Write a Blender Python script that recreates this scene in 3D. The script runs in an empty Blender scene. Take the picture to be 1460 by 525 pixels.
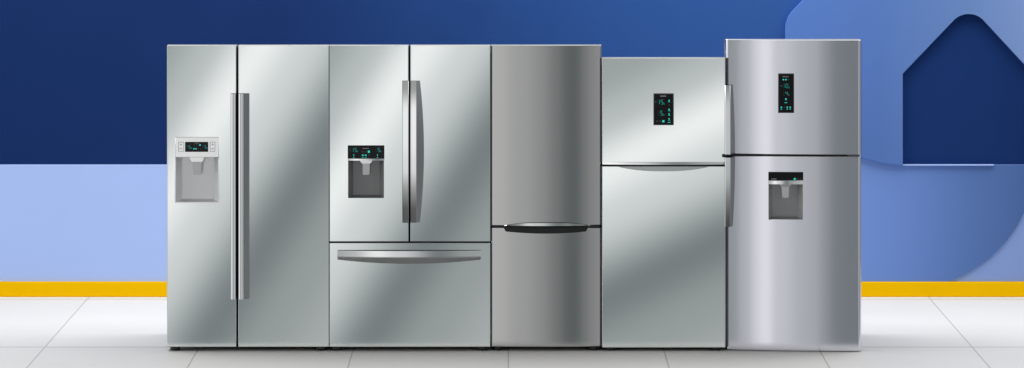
import bpy, bmesh, math
from mathutils import Vector

# ---------------------------------------------------------------- basics
S = 0.0042            # metres per photo pixel on the plane of the fridge fronts
D = 20.0              # camera distance from that plane
H = 760.5 * S         # eye height
scn = bpy.context.scene
C = scn.collection

def X(px, Y=0.0): return (px - 727.0) * S * (D + Y) / D
def Z(py, Y=0.0): return H - (py + 260.0) * S * (D + Y) / D

def clamp(a, lo, hi): return max(lo, min(hi, a))

# ---------------------------------------------------------------- materials
def new_mat(name):
    m = bpy.data.materials.new(name); m.use_nodes = True
    nt = m.node_tree; b = nt.nodes['Principled BSDF']
    return m, nt, b

def plain(name, col, rough=0.5, metal=0.0, spec=0.5, noise=0.0, nscale=30.0, emit=None, es=1.0, bump=0.0, coat=0.0):
    m, nt, b = new_mat(name)
    b.inputs['Base Color'].default_value = (*col, 1)
    b.inputs['Roughness'].default_value = rough
    b.inputs['Metallic'].default_value = metal
    b.inputs['Specular IOR Level'].default_value = spec
    b.inputs['Coat Weight'].default_value = coat
    if noise > 0 or bump > 0:
        tc = nt.nodes.new('ShaderNodeTexCoord')
        n = nt.nodes.new('ShaderNodeTexNoise'); n.inputs['Scale'].default_value = nscale
        n.inputs['Detail'].default_value = 6
        nt.links.new(tc.outputs['Object'], n.inputs['Vector'])
    if noise > 0:
        r = nt.nodes.new('ShaderNodeValToRGB')
        r.color_ramp.elements[0].position = 0.3; r.color_ramp.elements[1].position = 0.7
        r.color_ramp.elements[0].color = (*[c * (1 - noise) for c in col], 1)
        r.color_ramp.elements[1].color = (*[min(1, c * (1 + noise)) for c in col], 1)
        nt.links.new(n.outputs['Fac'], r.inputs['Fac']); nt.links.new(r.outputs['Color'], b.inputs['Base Color'])
    if bump > 0:
        bp = nt.nodes.new('ShaderNodeBump'); bp.inputs['Strength'].default_value = bump
        bp.inputs['Distance'].default_value = 0.002
        nt.links.new(n.outputs['Fac'], bp.inputs['Height']); nt.links.new(bp.outputs['Normal'], b.inputs['Normal'])
    if emit:
        b.inputs['Emission Color'].default_value = (*emit, 1); b.inputs['Emission Strength'].default_value = es
    return m

def mnode(nt, op, a=None, b=None, c=None, cl=False):
    n = nt.nodes.new('ShaderNodeMath'); n.operation = op; n.use_clamp = cl
    for i, v in enumerate((a, b, c)):
        if v is None: continue
        if isinstance(v, (int, float)): n.inputs[i].default_value = v
        else: nt.links.new(v, n.inputs[i])
    return n.outputs[0]

A = 0.36      # half-width (radians) of the part of the studio the doors mirror

def brushed(nt, b, rough, horizontal=True):
    tc = nt.nodes.new('ShaderNodeTexCoord'); mp = nt.nodes.new('ShaderNodeMapping')
    mp.inputs['Scale'].default_value = (3, 3, 500) if horizontal else (500, 3, 3)
    n = nt.nodes.new('ShaderNodeTexNoise'); n.inputs['Scale'].default_value = 1.0; n.inputs['Detail'].default_value = 3
    nt.links.new(tc.outputs['Object'], mp.inputs['Vector']); nt.links.new(mp.outputs['Vector'], n.inputs['Vector'])
    r = mnode(nt, 'MULTIPLY_ADD', n.outputs['Fac'], 0.06, rough - 0.03)
    nt.links.new(r, b.inputs['Roughness'])
    return tc

NORMAL_TILT = 0.05   # upward tilt of shading normals only, keeps the floor out of reflections
def tilt_normal(m):
    nt = m.node_tree; b = nt.nodes['Principled BSDF']
    g = nt.nodes.new('ShaderNodeNewGeometry')
    a = nt.nodes.new('ShaderNodeVectorMath'); a.operation = 'ADD'; a.inputs[1].default_value = (0, 0, NORMAL_TILT)
    nv = nt.nodes.new('ShaderNodeVectorMath'); nv.operation = 'NORMALIZE'
    nt.links.new(g.outputs['Normal'], a.inputs[0]); nt.links.new(a.outputs[0], nv.inputs[0]); nt.links.new(nv.outputs[0], b.inputs['Normal'])

def metal(name, col, rough=0.12, metallic=1.0, horizontal=True):
    m, nt, b = new_mat(name)
    b.inputs['Base Color'].default_value = (*col, 1)
    b.inputs['Metallic'].default_value = metallic
    brushed(nt, b, rough, horizontal)
    return m

def reflection_band_metal(name, col, ux, uz, span, off, ox, oz, rough=0.09, knots=None):
    """flat steel; shading normal is swung sideways to place reflection bands along the
    direction (ux, uz) measured from the point (ox, oz) of the fridge"""
    m, nt, b = new_mat(name)
    b.inputs['Base Color'].default_value = (*col, 1)
    b.inputs['Metallic'].default_value = 1.0
    tc = brushed(nt, b, rough)
    sp = nt.nodes.new('ShaderNodeSeparateXYZ'); nt.links.new(tc.outputs['Object'], sp.inputs[0])
    dx = mnode(nt, 'SUBTRACT', sp.outputs['X'], ox)
    dz = mnode(nt, 'SUBTRACT', oz, sp.outputs['Z'])
    t = mnode(nt, 'ADD', mnode(nt, 'MULTIPLY', dx, ux), mnode(nt, 'MULTIPLY', dz, uz))
    t = mnode(nt, 'ADD', mnode(nt, 'DIVIDE', t, span), off)
    az = mnode(nt, 'MULTIPLY_ADD', t, 2 * A, -A)
    g = nt.nodes.new('ShaderNodeNewGeometry'); gp = nt.nodes.new('ShaderNodeSeparateXYZ')
    nt.links.new(g.outputs['Position'], gp.inputs[0])
    v = mnode(nt, 'DIVIDE', gp.outputs['X'], D)  # camera view angle taken out so the bands stay where set
    a = mnode(nt, 'MULTIPLY', mnode(nt, 'SUBTRACT', az, v), 0.5)
    cb = nt.nodes.new('ShaderNodeCombineXYZ')
    nt.links.new(mnode(nt, 'SINE', a), cb.inputs[0])
    nt.links.new(mnode(nt, 'MULTIPLY', mnode(nt, 'COSINE', a), -1.0), cb.inputs[1]); cb.inputs[2].default_value = NORMAL_TILT
    nv = nt.nodes.new('ShaderNodeVectorMath'); nv.operation = 'NORMALIZE'
    nt.links.new(cb.outputs[0], nv.inputs[0]); nt.links.new(nv.outputs[0], b.inputs['Normal'])
    return m

def ramp_paint(name, x0, x1, stops, rough=0.55, noise=0.03, interp='LINEAR'):
    """matt wall paint with a left-to-right colour fade between world x0 and x1"""
    m, nt, b = new_mat(name)
    tc = nt.nodes.new('ShaderNodeTexCoord'); sp = nt.nodes.new('ShaderNodeSeparateXYZ')
    nt.links.new(tc.outputs['Object'], sp.inputs[0])
    f = mnode(nt, 'DIVIDE', mnode(nt, 'SUBTRACT', sp.outputs['X'], x0), x1 - x0)
    r = nt.nodes.new('ShaderNodeValToRGB'); r.color_ramp.interpolation = interp
    el = r.color_ramp.elements
    el[0].position = stops[0][0]; el[0].color = (*stops[0][1], 1)
    el[1].position = stops[-1][0]; el[1].color = (*stops[-1][1], 1)
    for p, c in stops[1:-1]:
        e = el.new(p); e.color = (*c, 1)
    n = nt.nodes.new('ShaderNodeTexNoise'); n.inputs['Scale'].default_value = 2.2; n.inputs['Detail'].default_value = 9
    n.inputs['Roughness'].default_value = 0.65
    nt.links.new(tc.outputs['Object'], n.inputs['Vector'])
    k = mnode(nt, 'MULTIPLY_ADD', n.outputs['Fac'], 4 * noise, 1 - 2 * noise)
    nt.links.new(f, r.inputs['Fac'])
    mx = nt.nodes.new('ShaderNodeVectorMath'); mx.operation = 'SCALE'
    nt.links.new(r.outputs['Color'], mx.inputs[0]); nt.links.new(k, mx.inputs['Scale'])
    nt.links.new(mx.outputs[0], b.inputs['Base Color'])
    b.inputs['Roughness'].default_value = rough
    b.inputs['Specular IOR Level'].default_value = 0.03
    bp = nt.nodes.new('ShaderNodeBump'); bp.inputs['Strength'].default_value = 0.05; bp.inputs['Distance'].default_value = 0.002
    n2 = nt.nodes.new('ShaderNodeTexNoise'); n2.inputs['Scale'].default_value = 120
    nt.links.new(tc.outputs['Object'], n2.inputs['Vector']); nt.links.new(n2.outputs['Fac'], bp.inputs['Height'])
    nt.links.new(bp.outputs['Normal'], b.inputs['Normal'])
    return m

M = {}
STEEL = (0.865, 0.900, 0.893)
M['edge'] = metal('steel_edge', (0.62, 0.66, 0.66), 0.3)
M['grey_steel'] = metal('grey_steel', (0.47, 0.465, 0.46), 0.10, horizontal=True)
M['silver_steel'] = metal('silver_steel', (0.75, 0.75, 0.81), 0.10)
M['handle'] = metal('handle_steel', (0.95, 0.95, 0.95), 0.08)
M['handle_side_shade'] = metal('handle_side_shade_steel', (0.36, 0.37, 0.37), 0.35)  # darkened flanks stand in for the shadows the handles cast
M['cabinet'] = plain('cabinet_paint', (0.32, 0.33, 0.34), 0.5, 0.3, noise=0.03)
M['door_rim'] = plain('door_rim_paint', (0.20, 0.205, 0.21), 0.5, noise=0.03)
M['rubber'] = plain('black_rubber', (0.018, 0.019, 0.02), 0.6, noise=0.1)
M['foot'] = plain('foot_plastic', (0.015, 0.016, 0.016), 0.35, noise=0.1)
M['white_plastic'] = plain('pearl_white_paint', (0.98, 0.98, 0.98), 0.12, 0.85, noise=0.01)
M['light_plastic'] = plain('light_niche_plastic', (0.95, 0.95, 0.95), 0.28, 0.6, noise=0.01)
M['dark_plastic'] = plain('dark_niche_plastic', (0.34, 0.34, 0.34), 0.3, 0.4, noise=0.02)
M['mid_plastic'] = plain('mid_niche_plastic', (0.48, 0.48, 0.48), 0.3, 0.4, noise=0.02)
M['paddle'] = plain('paddle_plastic', (0.80, 0.80, 0.80), 0.3, 0.3, noise=0.01)
M['glass'] = plain('black_glass', (0.010, 0.010, 0.011), 0.18, spec=0.25, noise=0.05)
M['frame_grey'] = plain('frame_grey', (0.06, 0.06, 0.065), 0.35, noise=0.05)
M['teal'] = plain('teal_led', (0.01, 0.05, 0.05), 0.4, emit=(0.03, 0.60, 0.52), es=1.0)
M['teal_dim'] = plain('dim_teal_led', (0.01, 0.05, 0.05), 0.4, emit=(0.012, 0.29, 0.26), es=1.0)
M['ghost'] = plain('unlit_segment', (0.07, 0.07, 0.07), 0.4)
M['logo'] = plain('logo_print', (0.55, 0.54, 0.53), 0.4)
M['print_grey'] = plain('grey_print', (0.22, 0.23, 0.23), 0.5)
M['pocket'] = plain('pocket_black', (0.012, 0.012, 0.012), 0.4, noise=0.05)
M['pocket_light'] = metal('pocket_steel', (0.80, 0.82, 0.82), 0.22)
M['yellow'] = plain('yellow_paint', (0.97, 0.54, 0.002), 0.5, spec=0.0, noise=0.015, nscale=6)
M['sill'] = plain('sill_paint', (0.36, 0.50, 0.88), 0.4, noise=0.02)
M['sill_blue'] = plain('dark_sill_paint', (0.06, 0.10, 0.26), 0.4, noise=0.02)

tilt_normal(M['grey_steel']); tilt_normal(M['silver_steel']); tilt_normal(M['white_plastic'])
# ---------------------------------------------------------------- object helpers
def link(name, bm, mats, parent=None, smooth=True, ang=20):
    me = bpy.data.meshes.new(name)
    bmesh.ops.remove_doubles(bm, verts=bm.verts, dist=1e-6)
    bmesh.ops.recalc_face_normals(bm, faces=bm.faces)
    bm.to_mesh(me); bm.free()
    if not isinstance(mats, (list, tuple)): mats = [mats]
    for m in mats: me.materials.append(m)
    if smooth:
        for p in me.polygons: p.use_smooth = True
        try: me.set_sharp_from_angle(angle=math.radians(ang))
        except Exception: pass
    o = bpy.data.objects.new(name, me); C.objects.link(o)
    if parent: o.parent = parent
    return o

def empty(name, loc, label, cat, group=None):
    o = bpy.data.objects.new(name, None); C.objects.link(o)
    o.location = loc; o.empty_display_size = 0.2
    o['label'] = label; o['category'] = cat
    if group: o['group'] = group
    return o

def box(bm, x0, x1, y0, y1, z0, z1, bev=0.0, seg=2, mi=0):
    vs = [bm.verts.new((x, y, z)) for x in (x0, x1) for y in (y0, y1) for z in (z0, z1)]
    fs = [(0, 1, 3, 2), (4, 6, 7, 5), (0, 4, 5, 1), (2, 3, 7, 6), (0, 2, 6, 4), (1, 5, 7, 3)]
    faces = [bm.faces.new([vs[i] for i in f]) for f in fs]
    for f in faces: f.material_index = mi
    if bev > 0:
        ed = list({e for f in faces for e in f.edges})
        bmesh.ops.bevel(bm, geom=ed, offset=bev, segments=seg, profile=0.5, affect='EDGES')

def prism(bm, pts, y0, y1, mi=0):
    """outline pts in (x, z) extruded from y0 (front) to y1 (back)"""
    a = [bm.verts.new((x, y0, z)) for x, z in pts]
    b = [bm.verts.new((x, y1, z)) for x, z in pts]
    n = len(pts)
    bm.faces.new(a).material_index = mi; bm.faces.new(b[::-1]).material_index = mi
    for i in range(n):
        bm.faces.new((a[i], a[(i + 1) % n], b[(i + 1) % n], b[i])).material_index = mi

def edge_drop(d, r):
    """how far a rounded edge of radius r falls back at distance d from the edge"""
    if d >= r: return 0.0
    q = (r - d) / r
    return r * (1 - math.sqrt(max(0.0, 1 - q * q)))

def axis_samples(a, b, r, n, extra=()):
    s = set()
    for q in (0, .04, .14, .3, .5, .75, 1.0):
        s.add(round(a + q * r, 6)); s.add(round(b - q * r, 6))
    s.add(round(a + r + .004, 6)); s.add(round(b - r - .004, 6)); s.add(round(a + r + .0005, 6)); s.add(round(b - r - .0005, 6))
    for i in range(n + 1): s.add(round(a + r + (b - a - 2 * r) * i / n, 6))
    for e in extra: s.add(round(e, 6))
    return sorted(s)

def door(name, parent, x0, x1, z0, z1, mats, f=lambda x: 0.0, thick=0.085, rx=0.004, rz=0.0015, nx=2, hole=None, label=None):
    """door slab: front skin y=f(x) with rounded borders, an optional rectangular opening"""
    ex = (hole[0], hole[1]) if hole else (); ez = (hole[2], hole[3]) if hole else ()
    if hole: ex = tuple(ex)
    xs = axis_samples(x0, x1, rx, nx, ex); zs = axis_samples(z0, z1, rz, 1, ez)
    bm = bmesh.new(); g = {}
    for i, x in enumerate(xs):
        for j, z in enumerate(zs):
            y = f(x) + edge_drop(min(x - x0, x1 - x), rx) + edge_drop(min(z - z0, z1 - z), rz)
            g[i, j] = bm.verts.new((x, y, z))
    def inhole(i, j):
        if not hole: return False
        cx = (xs[i] + xs[i + 1]) / 2; cz = (zs[j] + zs[j + 1]) / 2
        return hole[0] < cx < hole[1] and hole[2] < cz < hole[3]
    for i in range(len(xs) - 1):
        for j in range(len(zs) - 1):
            if inhole(i, j): continue
            fc = bm.faces.new((g[i, j], g[i + 1, j], g[i + 1, j + 1], g[i, j + 1]))
            flat = (xs[i] >= x0 + rx - 1e-5 and xs[i + 1] <= x1 - rx + 1e-5 and zs[j] >= z0 + rz - 1e-5 and zs[j + 1] <= z1 - rz + 1e-5)
            fc.material_index = 0 if (flat or nx > 10) else 1
    ni, nj = len(xs) - 1, len(zs) - 1
    ring = [(i, 0) for i in range(ni)] + [(ni, j) for j in range(nj)] + [(i, nj) for i in range(ni, 0, -1)] + [(0, j) for j in range(nj, 0, -1)]
    back = [bm.verts.new((g[k].co.x, thick, g[k].co.z)) for k in ring]
    n = len(ring)
    for k in range(n):
        fc = bm.faces.new((g[ring[k]], back[k], back[(k + 1) % n], g[ring[(k + 1) % n]])); fc.material_index = len(mats) - 1
    bf = bm.faces.new(back); bf.material_index = len(mats) - 1
    o = link(name, bm, mats, parent, ang=50)
    if label: o['label'] = label
    return o

def curve_from_targets(cx, x0, x1, knots):
    """door profile y=f(x) whose mirrored azimuth follows the knots (u, t)"""
    N = 160
    def tt(u):
        for (u0, t0), (u1, t1) in zip(knots, knots[1:]):
            if u <= u1:
                q = (u - u0) / (u1 - u0); q = q * q * (3 - 2 * q) * 0.4 + q * 0.6
                return t0 + (t1 - t0) * q
        return knots[-1][1]
    ys = [0.0]; h = (x1 - x0) / N
    for i in range(N):
        x = x0 + h * (i + .5); u = (i + .5) / N
        v = (cx + x) / D
        a = (A * (2 * tt(u) - 1) - v) / 2
        ys.append(ys[-1] + h * math.tan(a))
    m = min(ys)
    ys = [y - m for y in ys]
    def f(x):
        q = clamp((x - x0) / (x1 - x0) * N, 0, N - 1e-6); i = int(q); r = q - i
        return ys[i] * (1 - r) + ys[i + 1] * r
    return f

PIECE = [0, False]
def rect(bm, x0, x1, z0, z1, y, th=0.0006):
    lay = bm.faces.layers.int.get('piece') or bm.faces.layers.int.new('piece')
    if not PIECE[1]: PIECE[0] += 1
    k = len(bm.faces)
    box(bm, x0, x1, y - th, y, z0, z1)
    bm.faces.ensure_lookup_table()
    for f in bm.faces[k:]: f[lay] = PIECE[0]

def link_pieces(name, bm, mat, parent):
    """every printed or lit mark becomes a small mesh of its own"""
    lay = bm.faces.layers.int['piece']
    ids = sorted({f[lay] for f in bm.faces})
    for i in ids:
        nb = bmesh.new(); vm = {}
        for f in bm.faces:
            if f[lay] != i: continue
            nb.faces.new([vm.setdefault(v, None) or vm.__setitem__(v, nb.verts.new(v.co)) or vm[v] for v in f.verts])
        link(name, nb, mat, parent, smooth=False)
    bm.free()

SEG = {'0': 'abcdef', '1': 'bc', '2': 'abged', '3': 'abgcd', '4': 'fgbc', '5': 'afgcd', '6': 'afgcde', '7': 'abc', '8': 'abcdefg', '-': 'g', 'C': 'ged', ' ': ''}
def seg(bm, ch, x, z, w, h, y, t):
    """seven segment character, lower left corner x, z"""
    zz = {'a': z + h, 'g': z + h / 2, 'd': z}
    PIECE[0] += 1; PIECE[1] = True
    for s in SEG[ch]:
        if s in 'agd': rect(bm, x + t * .5, x + w - t * .5, zz[s] - t / 2, zz[s] + t / 2, y)
        else:
            xx = x if s in 'fe' else x + w
            z0, z1 = (z + h / 2, z + h) if s in 'fb' else (z, z + h / 2)
            rect(bm, xx - t / 2, xx + t / 2, z0 + t * .5, z1 - t * .5, y)
    PIECE[1] = False

# ---------------------------------------------------------------- fridge parts
def cabinet(F, x0, x1, z0, z1, gy=0.088):
    bm = bmesh.new(); box(bm, x0 + .001, x1 - .001, gy + .014, 0.68, z0 + .012, z1 - .055, .006)
    link('cabinet', bm, M['cabinet'], F)
    bm = bmesh.new(); box(bm, x0 + .004, x1 - .004, 0.012, gy + .013, z0 - .0025, z0 - .0004)
    link('base_plinth', bm, M['rubber'], F)
    bm = bmesh.new(); box(bm, x0 + .005, x1 - .005, gy - .002, gy + .013, z0 + .011, z1 - .012)
    link('gasket', bm, M['rubber'], F)

def feet(F, xs, z0, w=0.062, d=0.07):
    for yy in (0.036, 0.60):
        for x in xs:
            bm = bmesh.new()
            prof = [(w * .42, z0), (w * .5, z0 - .004), (w * .5, .010), (w * .46, .004), (w * .44, 0.0005)]
            n = 24; rings = []
            for r, z in prof:
                rings.append([bm.verts.new((x + r * math.cos(2 * math.pi * k / n), yy + r * math.sin(2 * math.pi * k / n), z)) for k in range(n)])
            for a, b in zip(rings, rings[1:]):
                for k in range(n): bm.faces.new((a[k], a[(k + 1) % n], b[(k + 1) % n], b[k]))
            bm.faces.new(rings[0]); bm.faces.new(rings[-1][::-1])
            link('foot', bm, M['foot'], F)

def bow_handle(name, F, a0, a1, c0, c1, s0, b, k, y=0.0, vertical=True, barrel=0.0, groove=False, tilt=0.0, n=40, label=None):
    """bar handle running from a0 to a1 along its length, c0..c1 across; it stands s off the door and its
    dark far flank, shaped like its cast shadow, slopes back to the door by k*s"""
    bm = bmesh.new(); rings = []
    m = 10
    for i in range(n + 1):
        u = i / n; a = a0 + (a1 - a0) * u
        s = s0 + b * 4 * u * (1 - u)
        sec = []
        sgn = 1 if c1 > c0 else -1
        sec.append((c0, 0.0, 0))
        qs = (0, .03, .09, .18, .26, .34, .42, .5, .58, .66, .74, .82, .91, .97, 1)
        if groove: qs = (0, .03, .09, .20, .34, .37, .41, .50, .58, .61, .65, .74, .77, .81, .90, .97, 1)
        for q in qs:
            c = c0 + (c1 - c0) * q
            e = min(q, 1 - q) * abs(c1 - c0)
            yy = -s + edge_drop(e, 0.0022) - barrel * (1 - (2 * q - 1) ** 2) - tilt * (c - c0)
            if groove:      # four long facets pressed into the bar
                acc = 0.0
                for qa, qb, sl in ((0, .38, -.045), (.38, .60, .085), (.60, .77, .0), (.77, 1, .085)):
                    acc += sl * max(0.0, min(q, qb) - qa) * abs(c1 - c0)
                yy += acc
            sec.append((c, yy, 0))
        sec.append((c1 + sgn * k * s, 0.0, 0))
        rings.append([bm.verts.new((c, y + yy, a) if vertical else (a, y + yy, c)) for c, yy, _ in sec])
    for r0, r1 in zip(rings, rings[1:]):
        L = len(r0)
        for j in range(L):
            fc = bm.faces.new((r0[j], r0[(j + 1) % L], r1[(j + 1) % L], r1[j]))
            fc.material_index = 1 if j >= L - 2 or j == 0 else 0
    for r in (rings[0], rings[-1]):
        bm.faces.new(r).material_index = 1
    o = link(name, bm, [M['handle'], M['handle_side_shade']], F, ang=20)
    if label: o['label'] = label
    return o

def niche(F, x0, x1, z0, z1, y, mat, ins=0.032, dep=0.074, insb=0.010, name='dispenser_recess'):
    bm = bmesh.new()
    a = [bm.verts.new(p) for p in ((x0, y, z0), (x1, y, z0), (x1, y, z1), (x0, y, z1))]
    b = [bm.verts.new(p) for p in ((x0 + ins, y + dep, z0 + insb), (x1 - ins, y + dep, z0 + insb), (x1 - ins, y + dep, z1 - .002), (x0 + ins, y + dep, z1 - .002))]
    a2 = [bm.verts.new(p) for p in ((x0 - .002, y, z0 - .002), (x1 + .002, y, z0 - .002), (x1 + .002, y, z1 + .002), (x0 - .002, y, z1 + .002))]
    c = [bm.verts.new((v.co.x, y + .0835, v.co.z)) for v in a2]
    for k in range(4):
        j = (k + 1) % 4
        bm.faces.new((a[k], a[j], b[j], b[k])); bm.faces.new((a2[k], a2[j], a[j], a[k]))
        bm.faces.new((a2[k], c[k], c[j], a2[j]))
    bm.faces.new(b); bm.faces.new(c[::-1])
    bmesh.ops.bevel(bm, geom=[e for e in bm.edges if e.verts[0] in b and e.verts[1] in b], offset=.004, segments=2, affect='EDGES')
    return link(name, bm, mat, F, ang=20)

def taper_block(bm, xa0, xa1, za, xb0, xb1, zb, y0, y1, bev=0.003):
    """block from top edge (xa0..xa1 at za) to lower edge (xb0..xb1 at zb)"""
    vs = []
    for y in (y0, y1):
        vs.append([bm.verts.new(p) for p in ((xa0, y, za), (xa1, y, za), (xb1, y, zb), (xb0, y, zb))])
    f = [bm.faces.new(vs[0]), bm.faces.new(vs[1][::-1])]
    for k in range(4):
        j = (k + 1) % 4; f.append(bm.faces.new((vs[0][k], vs[1][k], vs[1][j], vs[0][j])))
    if bev: bmesh.ops.bevel(bm, geom=list({e for q in f for e in q.edges}), offset=bev, segments=2, affect='EDGES')

def logo(P, x0, x1, z, h, y):
    bm = bmesh.new(); n = 7; w = (x1 - x0) / n
    for i in range(n): rect(bm, x0 + i * w, x0 + i * w + w * .82, z - h / 2, z + h / 2, y)
    return link('logo', bm, M['logo'], P, smooth=False)

def nozzle_paddle(P, px, zt, s, y):
    """px: list of photo-derived x (funnel top l, r, funnel bottom l, r, paddle bottom l, r), s: z list"""
    bm = bmesh.new()
    taper_block(bm, px[0], px[1], zt, px[2], px[3], s[0], y + .004, y + .050, .002)
    link('nozzle', bm, M['handle'], P, ang=20)
    bm = bmesh.new()
    taper_block(bm, px[2] + .003, px[3] - .003, s[0] + .004, px[4], px[5], s[1], y + .018, y + .030, .004)
    link('paddle', bm, M['paddle'], P, ang=20)

GROUP = 'fridges standing in a row'
def start(name, px0, px1, label, Y=0.0):
    cx = X((px0 + px1) / 2, Y)
    F = empty(name, (cx, Y, 0.0), label, 'fridge', GROUP)
    lx = lambda px: X(px, Y) - cx
    lz = lambda py: Z(py, Y)
    return F, cx, lx, lz

# ================================================================ 1: side by side fridge
F, cx, lx, lz = start('side_by_side_fridge', 238, 469.5, 'silver fridge with two full height doors, straight bar handles and a white water dispenser')
x0, x1, zt, zb = lx(238), lx(469.2), lz(65), lz(494.6)
cabinet(F, x0, x1, zb, zt); feet(F, (lx(249), lx(458)), zb)
span = (231 * .856 + 430 * .52) * S
st1 = reflection_band_metal('reflection_band_steel_side_by_side', STEEL, .856, .52, span, 0.0, x0, zt)
hz0, hz1, hx0, hx1 = lz(288), lz(224.5), lx(250.5), lx(311.5)
door('door', F, x0, lx(337.0), zb, zt, [st1, M['edge'], M['door_rim']], hole=(hx0, hx1, hz0, hz1), label='narrow left door with white water dispenser')
door('door', F, lx(339.6), x1, zb, zt, [st1, M['edge'], M['door_rim']], label='wide plain right door')
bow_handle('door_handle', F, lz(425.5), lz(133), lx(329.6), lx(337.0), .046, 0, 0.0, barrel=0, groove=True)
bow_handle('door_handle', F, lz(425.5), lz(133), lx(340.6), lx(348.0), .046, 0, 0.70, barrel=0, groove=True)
dp = niche(F, hx0, hx1, hz0, hz1, .0005, M['light_plastic'])
bm = bmesh.new(); box(bm, lx(250), lx(312), -.004, .010, lz(224.4), lz(195.5), .002)
cp = link('control_panel', bm, M['white_plastic'], F)
# thin light rim round the recess
bm = bmesh.new()
box(bm, lx(249.2), hx0 - .0005, -.003, .004, lz(289), lz(224.8), .001); box(bm, hx1 + .0005, lx(312.8), -.003, .004, lz(289), lz(224.8), .001)
box(bm, lx(249.2), lx(312.8), -.0035, .0035, lz(289.6), hz0 - .0005, .001)
link('recess_rim', bm, M['white_plastic'], F)
nozzle_paddle(F, [lx(270), lx(291), lx(273), lx(288.5), lx(275.5), lx(286.5)], lz(224.6), [lz(231), lz(250)], 0.0)
bm = bmesh.new(); box(bm, lx(264), lx(297), -.006, -.002, lz(216.6), lz(202.3), .001)
ds = link('display', bm, M['glass'], F)
yd = -.0062
bm = bmesh.new()
for k, px in enumerate((276, 279.2, 282.4)): rect(bm, lx(px), lx(px + 1.5), lz(207.6), lz(206), yd)
for k, px in enumerate((282.4, 285.6)): rect(bm, lx(px), lx(px + 1.3), lz(213), lz(211.6), yd)
for sgx in (266.6, 289.4): seg(bm, '8', lx(sgx), lz(211.3), .006, .017, yd, .0014)
link_pieces('unlit_icon', bm, M['ghost'], ds)
bm = bmesh.new(); rect(bm, lx(284.3), lx(286.3), lz(207.8), lz(205.8), yd)
rect(bm, lx(275.8), lx(277.6), lz(213), lz(211.2), yd); rect(bm, lx(278.8), lx(280.6), lz(213), lz(211.2), yd)
link_pieces('lit_icon', bm, M['teal'], ds)
bm = bmesh.new()
seg(bm, '5', lx(269.3), lz(211.6), .0085, .018, yd, .0022); seg(bm, '5', lx(292), lz(211.6), .0085, .018, yd, .0022)
rect(bm, lx(272.4), lx(273.4), lz(211.8), lz(210.4), yd); rect(bm, lx(295), lx(296), lz(211.8), lz(210.4), yd)
link_pieces('digit', bm, M['teal_dim'], ds)
logo(ds, lx(277.5), lx(284.5), lz(204), .0028, yd)
def outline(bm, a0, a1, b0, b1, y, t=.0022):
    rect(bm, a0, a1, b1 - t, b1, y); rect(bm, a0, a1, b0, b0 + t, y)
    rect(bm, a0, a0 + t, b0 + t, b1 - t, y); rect(bm, a1 - t, a1, b0 + t, b1 - t, y)
for a, b, m0 in ((254.4, 262.4, 258), (299.4, 306.8, 303.3)):
    bm = bmesh.new(); outline(bm, lx(a), lx(b), lz(216), lz(202.5), -.0042)
    rect(bm, lx(m0 - .35), lx(m0 + .35), lz(207.2), lz(204.6), -.0042)
    rect(bm, lx(m0 - 1.3), lx(m0 - .4), lz(206.3), lz(205.6), -.0042); rect(bm, lx(m0 + .4), lx(m0 + 1.3), lz(206.3), lz(205.6), -.0042)
    rect(bm, lx(m0 - 2), lx(m0 + 2), lz(212.6), lz(211.8), -.0042)
    link('button_print', bm, M['print_grey'], cp, smooth=False)

# ================================================================ 2: french door fridge
F, cx, lx, lz = start('french_door_fridge', 469.5, 699, 'silver fridge with two upper doors, bowed handles and one wide bottom drawer')
x0, x1, zt, zb = lx(469.7), lx(699.2), lz(65), lz(494.6)
cabinet(F, x0, x1, zb, zt); feet(F, (lx(479.5), lx(687.5)), zb)
st2 = reflection_band_metal('reflection_band_steel_french_door', STEEL, .856, .52, span, 0.0, x0, zt)
hz0, hz1, hx0, hx1 = lz(282.5), lz(229), lx(496.3), lx(547.5)
zs = lz(344.4); zd = lz(346.6)
door('door', F, x0, lx(582.6), zs, zt, [st2, M['edge'], M['door_rim']], hole=(hx0, hx1, hz0, hz1), label='upper left door with black water dispenser')
door('door', F, lx(585.0), x1, zs, zt, [st2, M['edge'], M['door_rim']], label='plain upper right door')
dr = door('drawer', F, x0, x1, zb, zd, [st2, M['edge'], M['door_rim']])
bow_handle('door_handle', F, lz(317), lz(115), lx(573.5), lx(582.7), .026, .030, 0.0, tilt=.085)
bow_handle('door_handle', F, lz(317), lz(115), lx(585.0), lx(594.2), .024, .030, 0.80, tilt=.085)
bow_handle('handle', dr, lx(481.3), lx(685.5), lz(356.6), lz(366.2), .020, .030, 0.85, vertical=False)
niche(F, hx0, hx1, hz0, hz1, .0005, M['dark_plastic'], ins=.028)
bm = bmesh.new(); box(bm, lx(495.8), lx(548), -.005, .010, lz(226.2), lz(207.3), .0015)
ds = link('display', bm, M['glass'], F)
bm = bmesh.new(); n = 24; ya = []
ringz = (lz(228.9), lz(226.3))
rows = []
for i in range(n + 1):
    u = i / n; x = lx(495.8) + (lx(548) - lx(495.8)) * u; y = -.005 - .006 * 4 * u * (1 - u)
    rows.append([bm.verts.new(p) for p in ((x, .008, ringz[0]), (x, y, ringz[0]), (x, y, ringz[1]), (x, .008, ringz[1]))])
for a, b in zip(rows, rows[1:]):
    for k in range(4): bm.faces.new((a[k], a[(k + 1) % 4], b[(k + 1) % 4], b[k]))
bm.faces.new(rows[0]); bm.faces.new(rows[-1])
link('dispenser_trim', bm, M['handle'], F, ang=20)
nozzle_paddle(F, [lx(512.5), lx(531), lx(516), lx(528), lx(516.8), lx(526.8)], lz(229.2), [lz(233.5), lz(250)], 0.0)
yd = -.0052
bm = bmesh.new()
for px in (516, 520.3): rect(bm, lx(px), lx(px + 2.4), lz(217.8), lz(214.9), yd)
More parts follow.
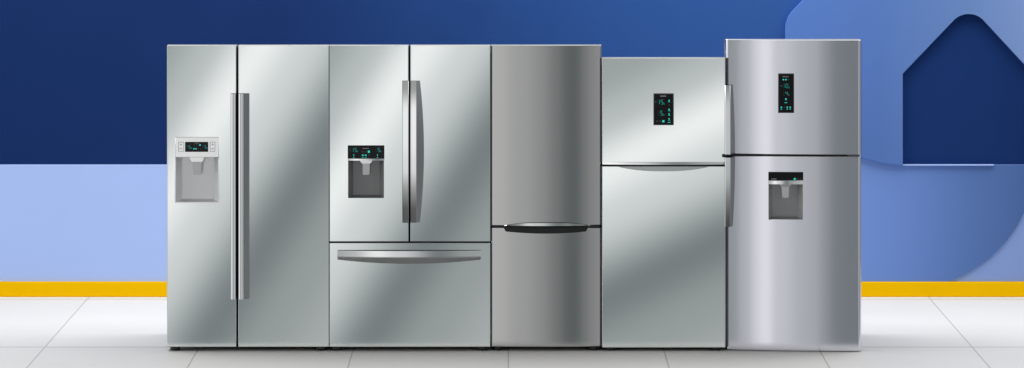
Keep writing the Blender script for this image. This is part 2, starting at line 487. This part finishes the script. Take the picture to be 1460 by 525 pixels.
rect(bm, lx(525), lx(526.8), lz(222.4), lz(220.4), yd); rect(bm, lx(524.6), lx(527.4), lz(224.6), lz(224), yd)
seg(bm, '8', lx(500.4), lz(216.3), .010, .020, yd, .0014); seg(bm, '8', lx(535.8), lz(216.3), .010, .020, yd, .0014)
link_pieces('unlit_icon', bm, M['ghost'], ds)
bm = bmesh.new(); rect(bm, lx(524.6), lx(527.4), lz(217.9), lz(214.7), yd)
for px in (516, 520.2): rect(bm, lx(px), lx(px + 2.6), lz(222.2), lz(220.5), yd); rect(bm, lx(px), lx(px + 2.4), lz(224.7), lz(224.1), yd)
for px in (504, 537.8): rect(bm, lx(px), lx(px + .8), lz(222.6), lz(219.8), yd); rect(bm, lx(px - .6), lx(px + 1.5), lz(224.9), lz(224.3), yd)
link_pieces('lit_icon', bm, M['teal'], ds)
bm = bmesh.new()
seg(bm, '-', lx(498.3), lz(216.3), .006, .022, yd, .0026)
seg(bm, '1', lx(502.6), lz(216.4), .0068, .022, yd, .0026); seg(bm, '5', lx(506), lz(216.4), .0115, .022, yd, .0026)
seg(bm, 'C', lx(509.6), lz(216.6), .0045, .010, yd, .0018)
seg(bm, '5', lx(539), lz(216.4), .0115, .022, yd, .0026); seg(bm, 'C', lx(542.8), lz(216.6), .0045, .010, yd, .0018)
link_pieces('digit', bm, M['teal_dim'], ds)
logo(ds, lx(517.2), lx(525.8), lz(211.6), .0040, yd)

# ================================================================ 3: grey bottom freezer fridge
F, cx, lx, lz = start('bottom_freezer_fridge', 700, 857.5, 'narrow dark grey steel fridge with black curved handle pocket and no display')
x0, x1, zt, zb = lx(699.7), lx(857.8), lz(65), lz(494.6)
f3 = curve_from_targets(cx, x0, x1, [(0, .31), (.1, .33), (.27, .415), (.45, .485), (.60, .55), (.72, .62), (.80, .70), (1, 1.25)])
cabinet(F, x0, x1, zb, zt); feet(F, (lx(710), lx(846)), zb, .050)
door('door', F, x0, x1, lz(321.6), zt, [M['grey_steel'], M['door_rim']], f=f3, rx=.010, nx=60, label='tall upper door')
door('door', F, x0, x1, zb, lz(325.2), [M['grey_steel'], M['door_rim']], f=f3, rx=.010, nx=60, label='shorter lower door')
bm = bmesh.new(); n = 40; rows = []          # bright lip: a crescent standing proud over the gap
za = lz(321.9)
for i in range(n + 1):
    u = i / n; x = lx(719) + (lx(842) - lx(719)) * u
    h = .0205 * (1 - abs(2 * u - 1) ** 3.2) + .0008
    yy = f3(x) - .004 - .014 * (1 - (2 * u - 1) ** 2)
    rows.append([bm.verts.new(p) for p in ((x, f3(x) + .004, za), (x, yy, za), (x, yy + .002, za + h * .8), (x, f3(x) + .004, za + h))])
for a, b in zip(rows, rows[1:]):
    for k in range(4): bm.faces.new((a[k], a[(k + 1) % 4], b[(k + 1) % 4], b[k]))
bm.faces.new(rows[0]); bm.faces.new(rows[-1])
link('handle_lip', bm, M['handle'], F, ang=20)
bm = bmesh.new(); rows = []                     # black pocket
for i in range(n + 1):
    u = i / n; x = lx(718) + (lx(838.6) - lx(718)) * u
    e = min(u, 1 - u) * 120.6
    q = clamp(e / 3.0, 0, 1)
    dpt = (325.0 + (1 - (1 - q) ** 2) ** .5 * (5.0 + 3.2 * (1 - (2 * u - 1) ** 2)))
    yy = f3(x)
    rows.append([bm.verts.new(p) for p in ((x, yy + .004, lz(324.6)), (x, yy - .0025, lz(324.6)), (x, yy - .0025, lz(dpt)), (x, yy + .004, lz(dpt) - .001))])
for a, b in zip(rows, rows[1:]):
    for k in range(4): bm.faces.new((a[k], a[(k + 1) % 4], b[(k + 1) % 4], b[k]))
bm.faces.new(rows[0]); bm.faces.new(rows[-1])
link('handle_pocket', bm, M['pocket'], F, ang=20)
bm = bmesh.new(); box(bm, lx(702.2), lx(855.2), .012, .10, lz(325.8), lz(321.0))
link('gap_seal', bm, M['rubber'], F)

# ================================================================ 4: top freezer fridge with panel
F, cx, lx, lz = start('top_freezer_fridge', 859, 1034, 'shortest silver fridge, with a black display on its freezer door and no dispenser')
x0, x1, zt, zb = lx(858.3), lx(1034.4), lz(83), lz(495.6)
cabinet(F, x0, x1, zb, zt); feet(F, (lx(870), lx(1021.5)), zb)
span4 = (175 * .45 + 413 * .89) * S
st4 = reflection_band_metal('reflection_band_steel_top_freezer', STEEL, .45, .89, span4, -.055, x0, zt)
td = door('door', F, x0, x1, lz(232.0), zt, [st4, M['edge'], M['door_rim']], label='upper freezer door with black display')
door('door', F, x0, x1, zb, lz(237.4), [st4, M['edge'], M['door_rim']], label='tall plain lower door')
bm = bmesh.new(); rows = []; n = 40
for i in range(n + 1):
    u = i / n; x = x0 + .002 + (x1 - x0 - .004) * u
    y = -.003 - .020 * 4 * u * (1 - u)
    rows.append([bm.verts.new(p) for p in ((x, .02, lz(234.5)), (x, y, lz(234.5)), (x, y + .001, lz(231.2)), (x, .02, lz(230.8)))])
for a, b in zip(rows, rows[1:]):
    for k in range(4): bm.faces.new((a[k], a[(k + 1) % 4], b[(k + 1) % 4], b[k]))
bm.faces.new(rows[0]); bm.faces.new(rows[-1])
link('door_trim', bm, M['handle'], F, ang=20)
bm = bmesh.new(); box(bm, lx(860.6), x1 - .001, .004, .10, lz(237.8), lz(234.2))
link('gap_seal', bm, M['rubber'], F)
bm = bmesh.new()                               # crescent scoop pressed into the door top
top = [(lx(881), lz(237.6)), (lx(1011), lz(237.6))]
low = []
for i in range(n + 1):
    u = i / n; x = lx(881) + (lx(1011) - lx(881)) * u
    low.append((x, lz(238.0 + 6.4 * (1 - abs(2 * u - 1) ** 2.4))))
prism(bm, [top[0]] + low[1:-1] + [top[1]], -.0025, .004)
link('handle_scoop', bm, M['pocket_light'], F, ang=20)
bm = bmesh.new(); box(bm, lx(931.6), lx(960.6), -.005, .003, lz(178.6), lz(133.2), .003)
fr = link('display_frame', bm, M['frame_grey'], F)
bm = bmesh.new(); box(bm, lx(933.0), lx(959.2), -.0068, -.001, lz(177.2), lz(134.8), .0012)
ds = link('display', bm, M['glass'], F)
yd = -.007
bm = bmesh.new()
seg(bm, '8', lx(937.4), lz(148.4), .010, .026, yd, .0014); seg(bm, '8', lx(937.8), lz(164.4), .010, .026, yd, .0014)
for px in (935.3, 940): rect(bm, lx(px), lx(px + 2.6), lz(174.2), lz(171.6), yd)
rect(bm, lx(953.5), lx(954.8), lz(151), lz(149), yd)
link_pieces('unlit_icon', bm, M['ghost'], ds)
bm = bmesh.new(); rect(bm, lx(944.2), lx(947.2), lz(174.4), lz(171.4), yd)
for py, hh in ((143.4, 2.2), (156.2, 2.6), (162.6, 2.4), (169.4, 2.0)):
    rect(bm, lx(953.1), lx(954.6), lz(py + hh / 2), lz(py - hh / 2), yd); rect(bm, lx(952.6), lx(955.6), lz(py + 2.2), lz(py + 1.7), yd)
rect(bm, lx(952), lx(956), lz(174.9), lz(174.1), yd)
link_pieces('lit_icon', bm, M['teal'], ds)
bm = bmesh.new()
seg(bm, '-', lx(933.9), lz(148.4), .008, .026, yd, .003); seg(bm, '1', lx(938.2), lz(148.5), .0088, .026, yd, .003); seg(bm, '5', lx(942.4), lz(148.5), .0125, .026, yd, .003)
seg(bm, 'C', lx(946.4), lz(148.6), .006, .010, yd, .0022)
seg(bm, '5', lx(941.6), lz(164.4), .0125, .026, yd, .003); seg(bm, 'C', lx(945.8), lz(164.4), .006, .010, yd, .0022)
link_pieces('digit', bm, M['teal_dim'], ds)
logo(ds, lx(941.5), lx(950), lz(137), .0065, yd)

# ================================================================ 5: tall top freezer fridge with dispenser
Y5 = -0.03
F, cx, lx, lz = start('top_freezer_fridge', 1035, 1229, 'tallest silver fridge, rightmost in the row, with left edge handles, black display and water dispenser', Y5)
x0, x1, zt, zb = lx(1035), lx(1228.6), lz(57.5), lz(501) 
zb = max(zb, .004)
f5 = curve_from_targets(cx, x0, x1, [(0, -.2), (.05, -.02), (.13, .12), (.23, .215), (.29, .27), (.39, .40), (.54, .48), (.66, .505), (.73, .545), (.82, .60), (.96, .64), (1, .72)])
bm = bmesh.new(); box(bm, x0 + .036, x1 - .004, .129, .70, .012, zt - .055, .006); link('cabinet', bm, M['cabinet'], F)
bm = bmesh.new(); box(bm, x0 + .010, x1 - .010, .116, .130, .012, zt - .012); link('gasket', bm, M['rubber'], F)
hx0, hx1, hz0, hz1 = lx(1096.5), lx(1144.8), lz(313.5), lz(263.2)
ud = door('door', F, x0, x1, lz(220.6), zt, [M['silver_steel'], M['door_rim']], f=f5, thick=.115, rx=.020, nx=70, label='shorter upper freezer door')
ld = door('door', F, x0, x1, zb, lz(223.4), [M['silver_steel'], M['door_rim']], f=f5, thick=.115, rx=.020, nx=70, hole=(hx0, hx1, hz0, hz1), label='tall lower door with water dispenser')
bm = bmesh.new(); box(bm, x0 + .003, lx(1209), .026, .10, lz(223.8), lz(220.2)); link('gap_seal', bm, M['rubber'], F)
bm = bmesh.new(); box(bm, lx(1209.2), x1 - .012, .030, .10, lz(223.8), lz(220.2), .001); link('hinge_cover', bm, M['cabinet'], F)
bm = bmesh.new(); box(bm, lx(1029.8), lx(1036.5), .012, .050, lz(224.8), lz(220.4), .003); link('hinge_knuckle', bm, M['foot'], F)
# handles bow over the whole pair: each is half of one long arc
def half_handle(za, zb_, ua, ub, label):
    bm = bmesh.new(); rings = []; n = 28; m = 8
    c0, c1 = lx(1033.6), lx(1041.6)
    for i in range(n + 1):
        q = i / n; z = za + (zb_ - za) * q; u = ua + (ub - ua) * q
        s = .026 + .026 * 4 * u * (1 - u); k = .62
        base = f5(c1) + .010
        sec = [(c0, base)]
        for j in range(m + 1):
            w = j / m; e = min(w, 1 - w) * (c1 - c0)
            sec.append((c0 + (c1 - c0) * w, -s + edge_drop(e, .002) + base * .5 - .035 * (c1 - c0) * (w - .5)))
        sec.append((c1 + k * s + .006, base))  # sloping flank takes the form of the handle's drop shadow
        rings.append([bm.verts.new((c, y, z)) for c, y in sec])
    for r0, r1 in zip(rings, rings[1:]):
        L = len(r0)
        for j in range(L):
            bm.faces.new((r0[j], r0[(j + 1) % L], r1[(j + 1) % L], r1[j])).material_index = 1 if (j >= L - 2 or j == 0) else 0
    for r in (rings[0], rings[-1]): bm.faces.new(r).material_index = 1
    o = link('door_handle', bm, [M['handle'], M['handle_side_shade']], F, ang=20)
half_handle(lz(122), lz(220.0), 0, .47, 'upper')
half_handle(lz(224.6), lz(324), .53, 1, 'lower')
yy = min(f5(lx(1109)), f5(lx(1133)))
bm = bmesh.new(); box(bm, lx(1109.6), lx(1132.4), yy - .006, yy + .006, lz(161.4), lz(105), .003); link('display_frame', bm, M['frame_grey'], F)
bm = bmesh.new(); box(bm, lx(1110.8), lx(1131.2), yy - .0078, yy, lz(160), lz(106.4), .0012); ds = link('display', bm, M['glass'], F)
yd = yy - .008
bm = bmesh.new()
rect(bm, lx(1123.2), lx(1125), lz(114.6), lz(112.9), yd)
seg(bm, '8', lx(1116.6), lz(125.4), .0105, .024, yd, .0014); seg(bm, '8', lx(1121), lz(125.4), .0105, .024, yd, .0014)
seg(bm, '8', lx(1116.8), lz(136.2), .0095, .022, yd, .0014)
rect(bm, lx(1117.6), lx(1119.2), lz(154), lz(152.4), yd)
link_pieces('unlit_icon', bm, M['ghost'], ds)
bm = bmesh.new()
for px in (1115.9, 1119.5): rect(bm, lx(px), lx(px + 2.1), lz(114.6), lz(112.9), yd)
rect(bm, lx(1119.6), lx(1121.6), lz(142.8), lz(140.4), yd); rect(bm, lx(1118.6), lx(1122.4), lz(147), lz(146.2), yd)
for px in (1113.2, 1121.6, 1125.8): rect(bm, lx(px), lx(px + 1.8), lz(154.2), lz(152.2), yd); rect(bm, lx(px - .2), lx(px + 2), lz(156.2), lz(155.4), yd)
link_pieces('lit_icon', bm, M['teal'], ds)
bm = bmesh.new()
seg(bm, '-', lx(1113.1), lz(125.4), .0095, .024, yd, .0026); seg(bm, '1', lx(1117.0), lz(125.5), .0098, .024, yd, .0026)
seg(bm, '0', lx(1120.8), lz(125.5), .0108, .024, yd, .0026); seg(bm, 'C', lx(1124.6), lz(125.8), .006, .011, yd, .002)
seg(bm, '4', lx(1120.4), lz(136), .0110, .022, yd, .0028); seg(bm, 'C', lx(1124.4), lz(136.4), .006, .011, yd, .002)
link_pieces('digit', bm, M['teal_dim'], ds)
logo(ds, lx(1115.9), lx(1124.8), lz(109.6), .0045, yd)
# dispenser
yy = min(f5(hx0), f5(hx1))
yn = max(f5(hx0), f5(hx1), yy) 
niche(F, hx0, hx1, hz0, hz1, yn - .002, M['mid_plastic'], ins=.026, dep=.066)
bm = bmesh.new(); box(bm, lx(1095.8), lx(1145.4), yy - .005, yn + .01, lz(257.4), lz(245.6), .002); pn = link('display', bm, M['glass'], F)
yd = yy - .0052
bm = bmesh.new(); rect(bm, lx(1131.9), lx(1134.5), lz(256.6), lz(254.1), yd); link_pieces('lit_icon', bm, M['teal'], pn)
bm = bmesh.new()
for px in (1136.2, 1140.4): rect(bm, lx(px), lx(px + 2), lz(256.4), lz(254.3), yd)
link_pieces('unlit_icon', bm, M['ghost'], pn)
logo(pn, lx(1099.8), lx(1107.2), lz(255.4), .0045, yd)
bm = bmesh.new(); rows = []; n = 24
for i in range(n + 1):
    u = i / n; x = lx(1095.8) + (lx(1145.4) - lx(1095.8)) * u; y = yy - .005 - .010 * 4 * u * (1 - u)
    rows.append([bm.verts.new(p) for p in ((x, yn + .01, lz(263)), (x, y, lz(262.8)), (x, y, lz(257.8)), (x, yn + .01, lz(257.6)))])
for a, b in zip(rows, rows[1:]):
    for k in range(4): bm.faces.new((a[k], a[(k + 1) % 4], b[(k + 1) % 4], b[k]))
bm.faces.new(rows[0]); bm.faces.new(rows[-1])
link('dispenser_trim', bm, M['handle'], F, ang=20)
nozzle_paddle(F, [lx(1111.5), lx(1128.5), lx(1114), lx(1126.8), lx(1116), lx(1125.4)], lz(263.2), [lz(266.8), lz(283)], yy + .002)

# ================================================================ floor
TW, TL = 0.932, 1.993
def floor_mat():
    m, nt, b = new_mat('floor_tiles')
    g = nt.nodes.new('ShaderNodeTexCoord'); sp = nt.nodes.new('ShaderNodeSeparateXYZ')
    nt.links.new(g.outputs['Object'], sp.inputs[0])
    def joint(src, off, per, w):
        q = mnode(nt, 'DIVIDE', mnode(nt, 'SUBTRACT', src, off), per)
        fr = mnode(nt, 'FRACT', mnode(nt, 'ADD', q, 100.5))
        d = mnode(nt, 'MULTIPLY', mnode(nt, 'ABSOLUTE', mnode(nt, 'SUBTRACT', fr, 0.5)), per)
        return mnode(nt, 'SUBTRACT', 1.0, mnode(nt, 'DIVIDE', d, w, cl=True), cl=True), q
    jx, qx = joint(sp.outputs['X'], -.008, TW, .0055)
    jy, qy = joint(sp.outputs['Y'], .146, TL, .017)
    j = mnode(nt, 'MAXIMUM', jx, jy)
    j = mnode(nt, 'MULTIPLY', j, 1.6, cl=True)
    # each tile a slightly different white, with faint clouding
    cell = nt.nodes.new('ShaderNodeCombineXYZ')
    nt.links.new(mnode(nt, 'FLOOR', mnode(nt, 'ADD', qx, 0.0)), cell.inputs[0]); nt.links.new(mnode(nt, 'FLOOR', qy), cell.inputs[1])
    wn = nt.nodes.new('ShaderNodeTexWhiteNoise'); nt.links.new(cell.outputs[0], wn.inputs['Vector'])
    n = nt.nodes.new('ShaderNodeTexNoise'); n.inputs['Scale'].default_value = 1.6; n.inputs['Detail'].default_value = 6
    nt.links.new(g.outputs['Object'], n.inputs['Vector'])
    k = mnode(nt, 'ADD', mnode(nt, 'MULTIPLY', wn.outputs['Value'], 0.03), mnode(nt, 'MULTIPLY_ADD', n.outputs['Fac'], 0.05, 0.58))
    k2 = mnode(nt, 'MULTIPLY', k, mnode(nt, 'MULTIPLY_ADD', j, -0.36, 1.0))
    cb = nt.nodes.new('ShaderNodeCombineXYZ')
    for i, t in enumerate((1.0, .99, .968)): nt.links.new(mnode(nt, 'MULTIPLY', k2, t), cb.inputs[i])
    nt.links.new(cb.outputs[0], b.inputs['Base Color'])
    b.inputs['Roughness'].default_value = 0.55; b.inputs['Specular IOR Level'].default_value = 0.15
    bp = nt.nodes.new('ShaderNodeBump'); bp.inputs['Strength'].default_value = .6; bp.inputs['Distance'].default_value = .002; bp.invert = True
    nt.links.new(j, bp.inputs['Height']); nt.links.new(bp.outputs['Normal'], b.inputs['Normal'])
    return m
bm = bmesh.new(); box(bm, -9, 9, -.72, 2.60, -.12, 0.0)
fl = link('floor', bm, floor_mat(), None, smooth=False); fl['kind'] = 'structure'

# ================================================================ wall behind
YW = 2.27
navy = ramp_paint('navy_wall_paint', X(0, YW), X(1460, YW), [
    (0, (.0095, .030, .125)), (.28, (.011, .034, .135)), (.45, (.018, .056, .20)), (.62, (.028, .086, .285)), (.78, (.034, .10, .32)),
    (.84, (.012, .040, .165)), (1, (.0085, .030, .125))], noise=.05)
W = empty('wall', (0, YW, 0), 'navy blue wall behind the fridges with pale blue lower band, house shaped relief and yellow skirting', 'wall')
def wchild(name, bm, mat, label=None, ang=20):
    o = link(name, bm, mat, W, ang=ang)
    if label: o['label'] = label
    return o
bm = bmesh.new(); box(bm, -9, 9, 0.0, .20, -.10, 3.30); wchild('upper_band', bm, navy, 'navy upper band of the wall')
lowm = ramp_paint('pale_blue_paint', X(0, YW), X(1460, YW), [(0, (.42, .56, .94)), (.8, (.42, .56, .94)), (.95, (.255, .37, .70)), (1, (.24, .34, .66))], noise=.012)
bm = bmesh.new(); box(bm, -9, 9, -.006, .0, .02, Z(234.6, YW)); wchild('lower_band', bm, lowm, 'pale blue lower band of the wall')
bm = bmesh.new(); box(bm, -9, 9, -.022, -.0075, .001, Z(402, YW - .02), .003); wchild('skirting_board', bm, M['yellow'])
# relief: big house outline with a house shaped opening
yp = YW - .035
def PX(px): return X(px, yp)
def PZ(py): return Z(py, yp)
def arc(cx_, cy_, r, a0, a1, n):
    return [(cx_ + r * math.cos(math.radians(a0 + (a1 - a0) * i / n)), cy_ + r * math.sin(math.radians(a0 + (a1 - a0) * i / n))) for i in range(n + 1)]
# photo coordinates, y downwards
out = []
out += [(1287, 235)]
out += arc(1290, 65, 170, 91, 176, 30)                    # sweeping lower left corner
out += [(1120, 42)] + arc(1158, 42, 38, 184, 222, 8)      # shoulder
out += [(1340, -205)] + arc(1380, -190, 30, 215, 325, 10) + [(1420, -205)]
out += [(1640, 42), (1640, 235), (1473, 235), (1473, 105)]
out += arc(1381, 50, 30, -46, -134, 14)                   # rounded gable of the opening
out += [(1287, 105)]
pts = [(PX(a), min(PZ(b), 3.28)) for a, b in out]
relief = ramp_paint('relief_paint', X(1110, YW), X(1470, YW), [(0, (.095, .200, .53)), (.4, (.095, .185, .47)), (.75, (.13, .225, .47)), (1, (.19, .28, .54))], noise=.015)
bm = bmesh.new(); prism(bm, pts, -.040, .0); wchild('house_relief', bm, relief, 'mid blue raised house outline with gabled opening', ang=60)
circ = [(a, b) for a, b in arc(1290, 225, 187, 3.2, 71, 40) if b < 402]
ang_l = [(2 * 1290 - a, b) for a, b in reversed(circ)]
pts = [(X(a, YW - .01), Z(b, YW - .01)) for a, b in [(1477, 235.2)] + circ + [(1333, 402)] + [(1247, 402)] + ang_l + [(1103, 214), (1287.2, 214), (1287.2, 235.2)]]
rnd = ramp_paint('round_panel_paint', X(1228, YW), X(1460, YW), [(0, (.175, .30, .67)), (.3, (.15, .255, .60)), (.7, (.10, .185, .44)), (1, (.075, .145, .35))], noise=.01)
bm = bmesh.new(); prism(bm, pts, -.014, -.0065); wchild('round_relief', bm, rnd, 'blue half round relief panel on the lower band', ang=60)
bm = bmesh.new(); box(bm, X(1287.4, YW - .03), X(1417, YW - .03), -.030, -.0145, Z(236.4, YW - .03), Z(234.5, YW - .03), .001)
wchild('opening_sill', bm, M['sill'])

# ================================================================ light
w = bpy.data.worlds.new('World'); scn.world = w; w.use_nodes = True
nt = w.node_tree; bg = nt.nodes['Background']
tc = nt.nodes.new('ShaderNodeTexCoord'); sp = nt.nodes.new('ShaderNodeSeparateXYZ'); nt.links.new(tc.outputs['Generated'], sp.inputs[0])
az = mnode(nt, 'ARCTAN2', sp.outputs['X'], mnode(nt, 'MULTIPLY', sp.outputs['Y'], -1.0))
AZR = 1.5
f = mnode(nt, 'MULTIPLY_ADD', az, 1 / (2 * AZR), 0.5, cl=True)
r = nt.nodes.new('ShaderNodeValToRGB'); r.color_ramp.interpolation = 'B_SPLINE'
r.color_ramp.interpolation = 'EASE'
def T(t): return (A * (2 * t - 1) / AZR + 1) / 2
stops = [(0.0, (1.2, 1.2, 1.2)), (T(-1.0), (.9, .91, .92)), (T(-.25), (.28, .30, .31)), (T(.0), (.36, .39, .39)), (T(.13), (.52, .54, .545)), (T(.27), (.97, .97, .97)), (T(.40), (.68, .70, .70)),
         (T(.63), (.195, .218, .224)), (T(.80), (.34, .365, .365)), (T(1.0), (.44, .455, .455)), (T(1.25), (.52, .52, .55)), (T(1.7), (.30, .30, .32)), (1.0, (.30, .30, .32))]
el = r.color_ramp.elements
el[0].position = stops[0][0]; el[0].color = (*stops[0][1], 1); el[1].position = 1.0; el[1].color = (*stops[-1][1], 1)
for p, c in stops[1:-1]:
    e = el.new(p); e.color = (*c, 1)
nt.links.new(f, r.inputs['Fac'])
# brightness by height
fz = mnode(nt, 'MULTIPLY_ADD', sp.outputs['Z'], .5, .5)
def z_ramp(ez):
    rz = nt.nodes.new('ShaderNodeValToRGB'); el = rz.color_ramp.elements
    el[0].position = 0; el[0].color = g2(ez[0][1]); el[1].position = 1; el[1].color = g2(ez[-1][1])
    for p, v in ez[1:-1]:
        e = el.new(p * .5 + .5); e.color = g2(v)
    nt.links.new(fz, rz.inputs['Fac'])
    return rz.outputs['Color']
def g2(v): return (v / 5, v / 5, v / 5, 1)
centre = z_ramp([(-1, .2), (-.42, .12), (-.33, .12), (-.25, .40), (-.18, .85), (-.125, .88), (-.085, .97), (-.06, 1.0), (.09, 1.05), (.16, .40), (.42, .35), (.5, .2), (1, .1)])
sides = z_ramp([(-1, .25), (-.42, .22), (-.24, .55), (-.17, .96), (-.06, 1.0), (.07, 1.0), (.13, 4.2), (.30, 4.2), (.38, .25), (1, .1)])
ms = nt.nodes.new('ShaderNodeMapRange'); ms.interpolation_type = 'SMOOTHSTEP'
nt.links.new(mnode(nt, 'ABSOLUTE', az), ms.inputs['Value']); ms.inputs['From Min'].default_value = .40; ms.inputs['From Max'].default_value = .75
mxz = nt.nodes.new('ShaderNodeMix'); mxz.data_type = 'RGBA'
nt.links.new(ms.outputs[0], mxz.inputs['Factor']); 
# (Mix node colour sockets)
nt.links.new(centre, mxz.inputs[6]); nt.links.new(sides, mxz.inputs[7])
mul = nt.nodes.new('ShaderNodeVectorMath'); mul.operation = 'MULTIPLY'
nt.links.new(r.outputs['Color'], mul.inputs[0]); nt.links.new(mxz.outputs[2], mul.inputs[1])
sc2 = nt.nodes.new('ShaderNodeVectorMath'); sc2.operation = 'SCALE'; sc2.inputs['Scale'].default_value = 5.0
nt.links.new(mul.outputs[0], sc2.inputs[0]); nt.links.new(sc2.outputs[0], bg.inputs['Color'])
bg.inputs['Strength'].default_value = 1.0

def area(name, loc, target, sx, sy, watts, col=(1, 1, 1)):
    l = bpy.data.lights.new(name, 'AREA'); l.shape = 'RECTANGLE'; l.size = sx; l.size_y = sy; l.energy = watts; l.color = col
    o = bpy.data.objects.new(name, l); C.objects.link(o); o.location = loc
    o.rotation_euler = (Vector(target) - Vector(loc)).to_track_quat('-Z', 'Y').to_euler()
    return o
area('overhead_softbox', (0.3, 1.25, 5.0), (0.3, 1.2501, 0), 14, 3.2, 760)

# ================================================================ camera
cam = bpy.data.cameras.new('camera'); co = bpy.data.objects.new('camera', cam); C.objects.link(co)
co.location = (0, -D, H); co.rotation_euler = (math.radians(90), 0, 0)
cam.sensor_fit = 'HORIZONTAL'; cam.sensor_width = 36; cam.lens = 36 * D / (1460 * S)
cam.shift_x = (730 - 727) / 1460; cam.shift_y = -(262.5 + 260) / 1460
cam.clip_start = .1; cam.clip_end = 200
scn.camera = co
scn.view_settings.view_transform = 'Standard'; scn.view_settings.look = 'None'
scn.view_settings.exposure = 0; scn.view_settings.gamma = 1
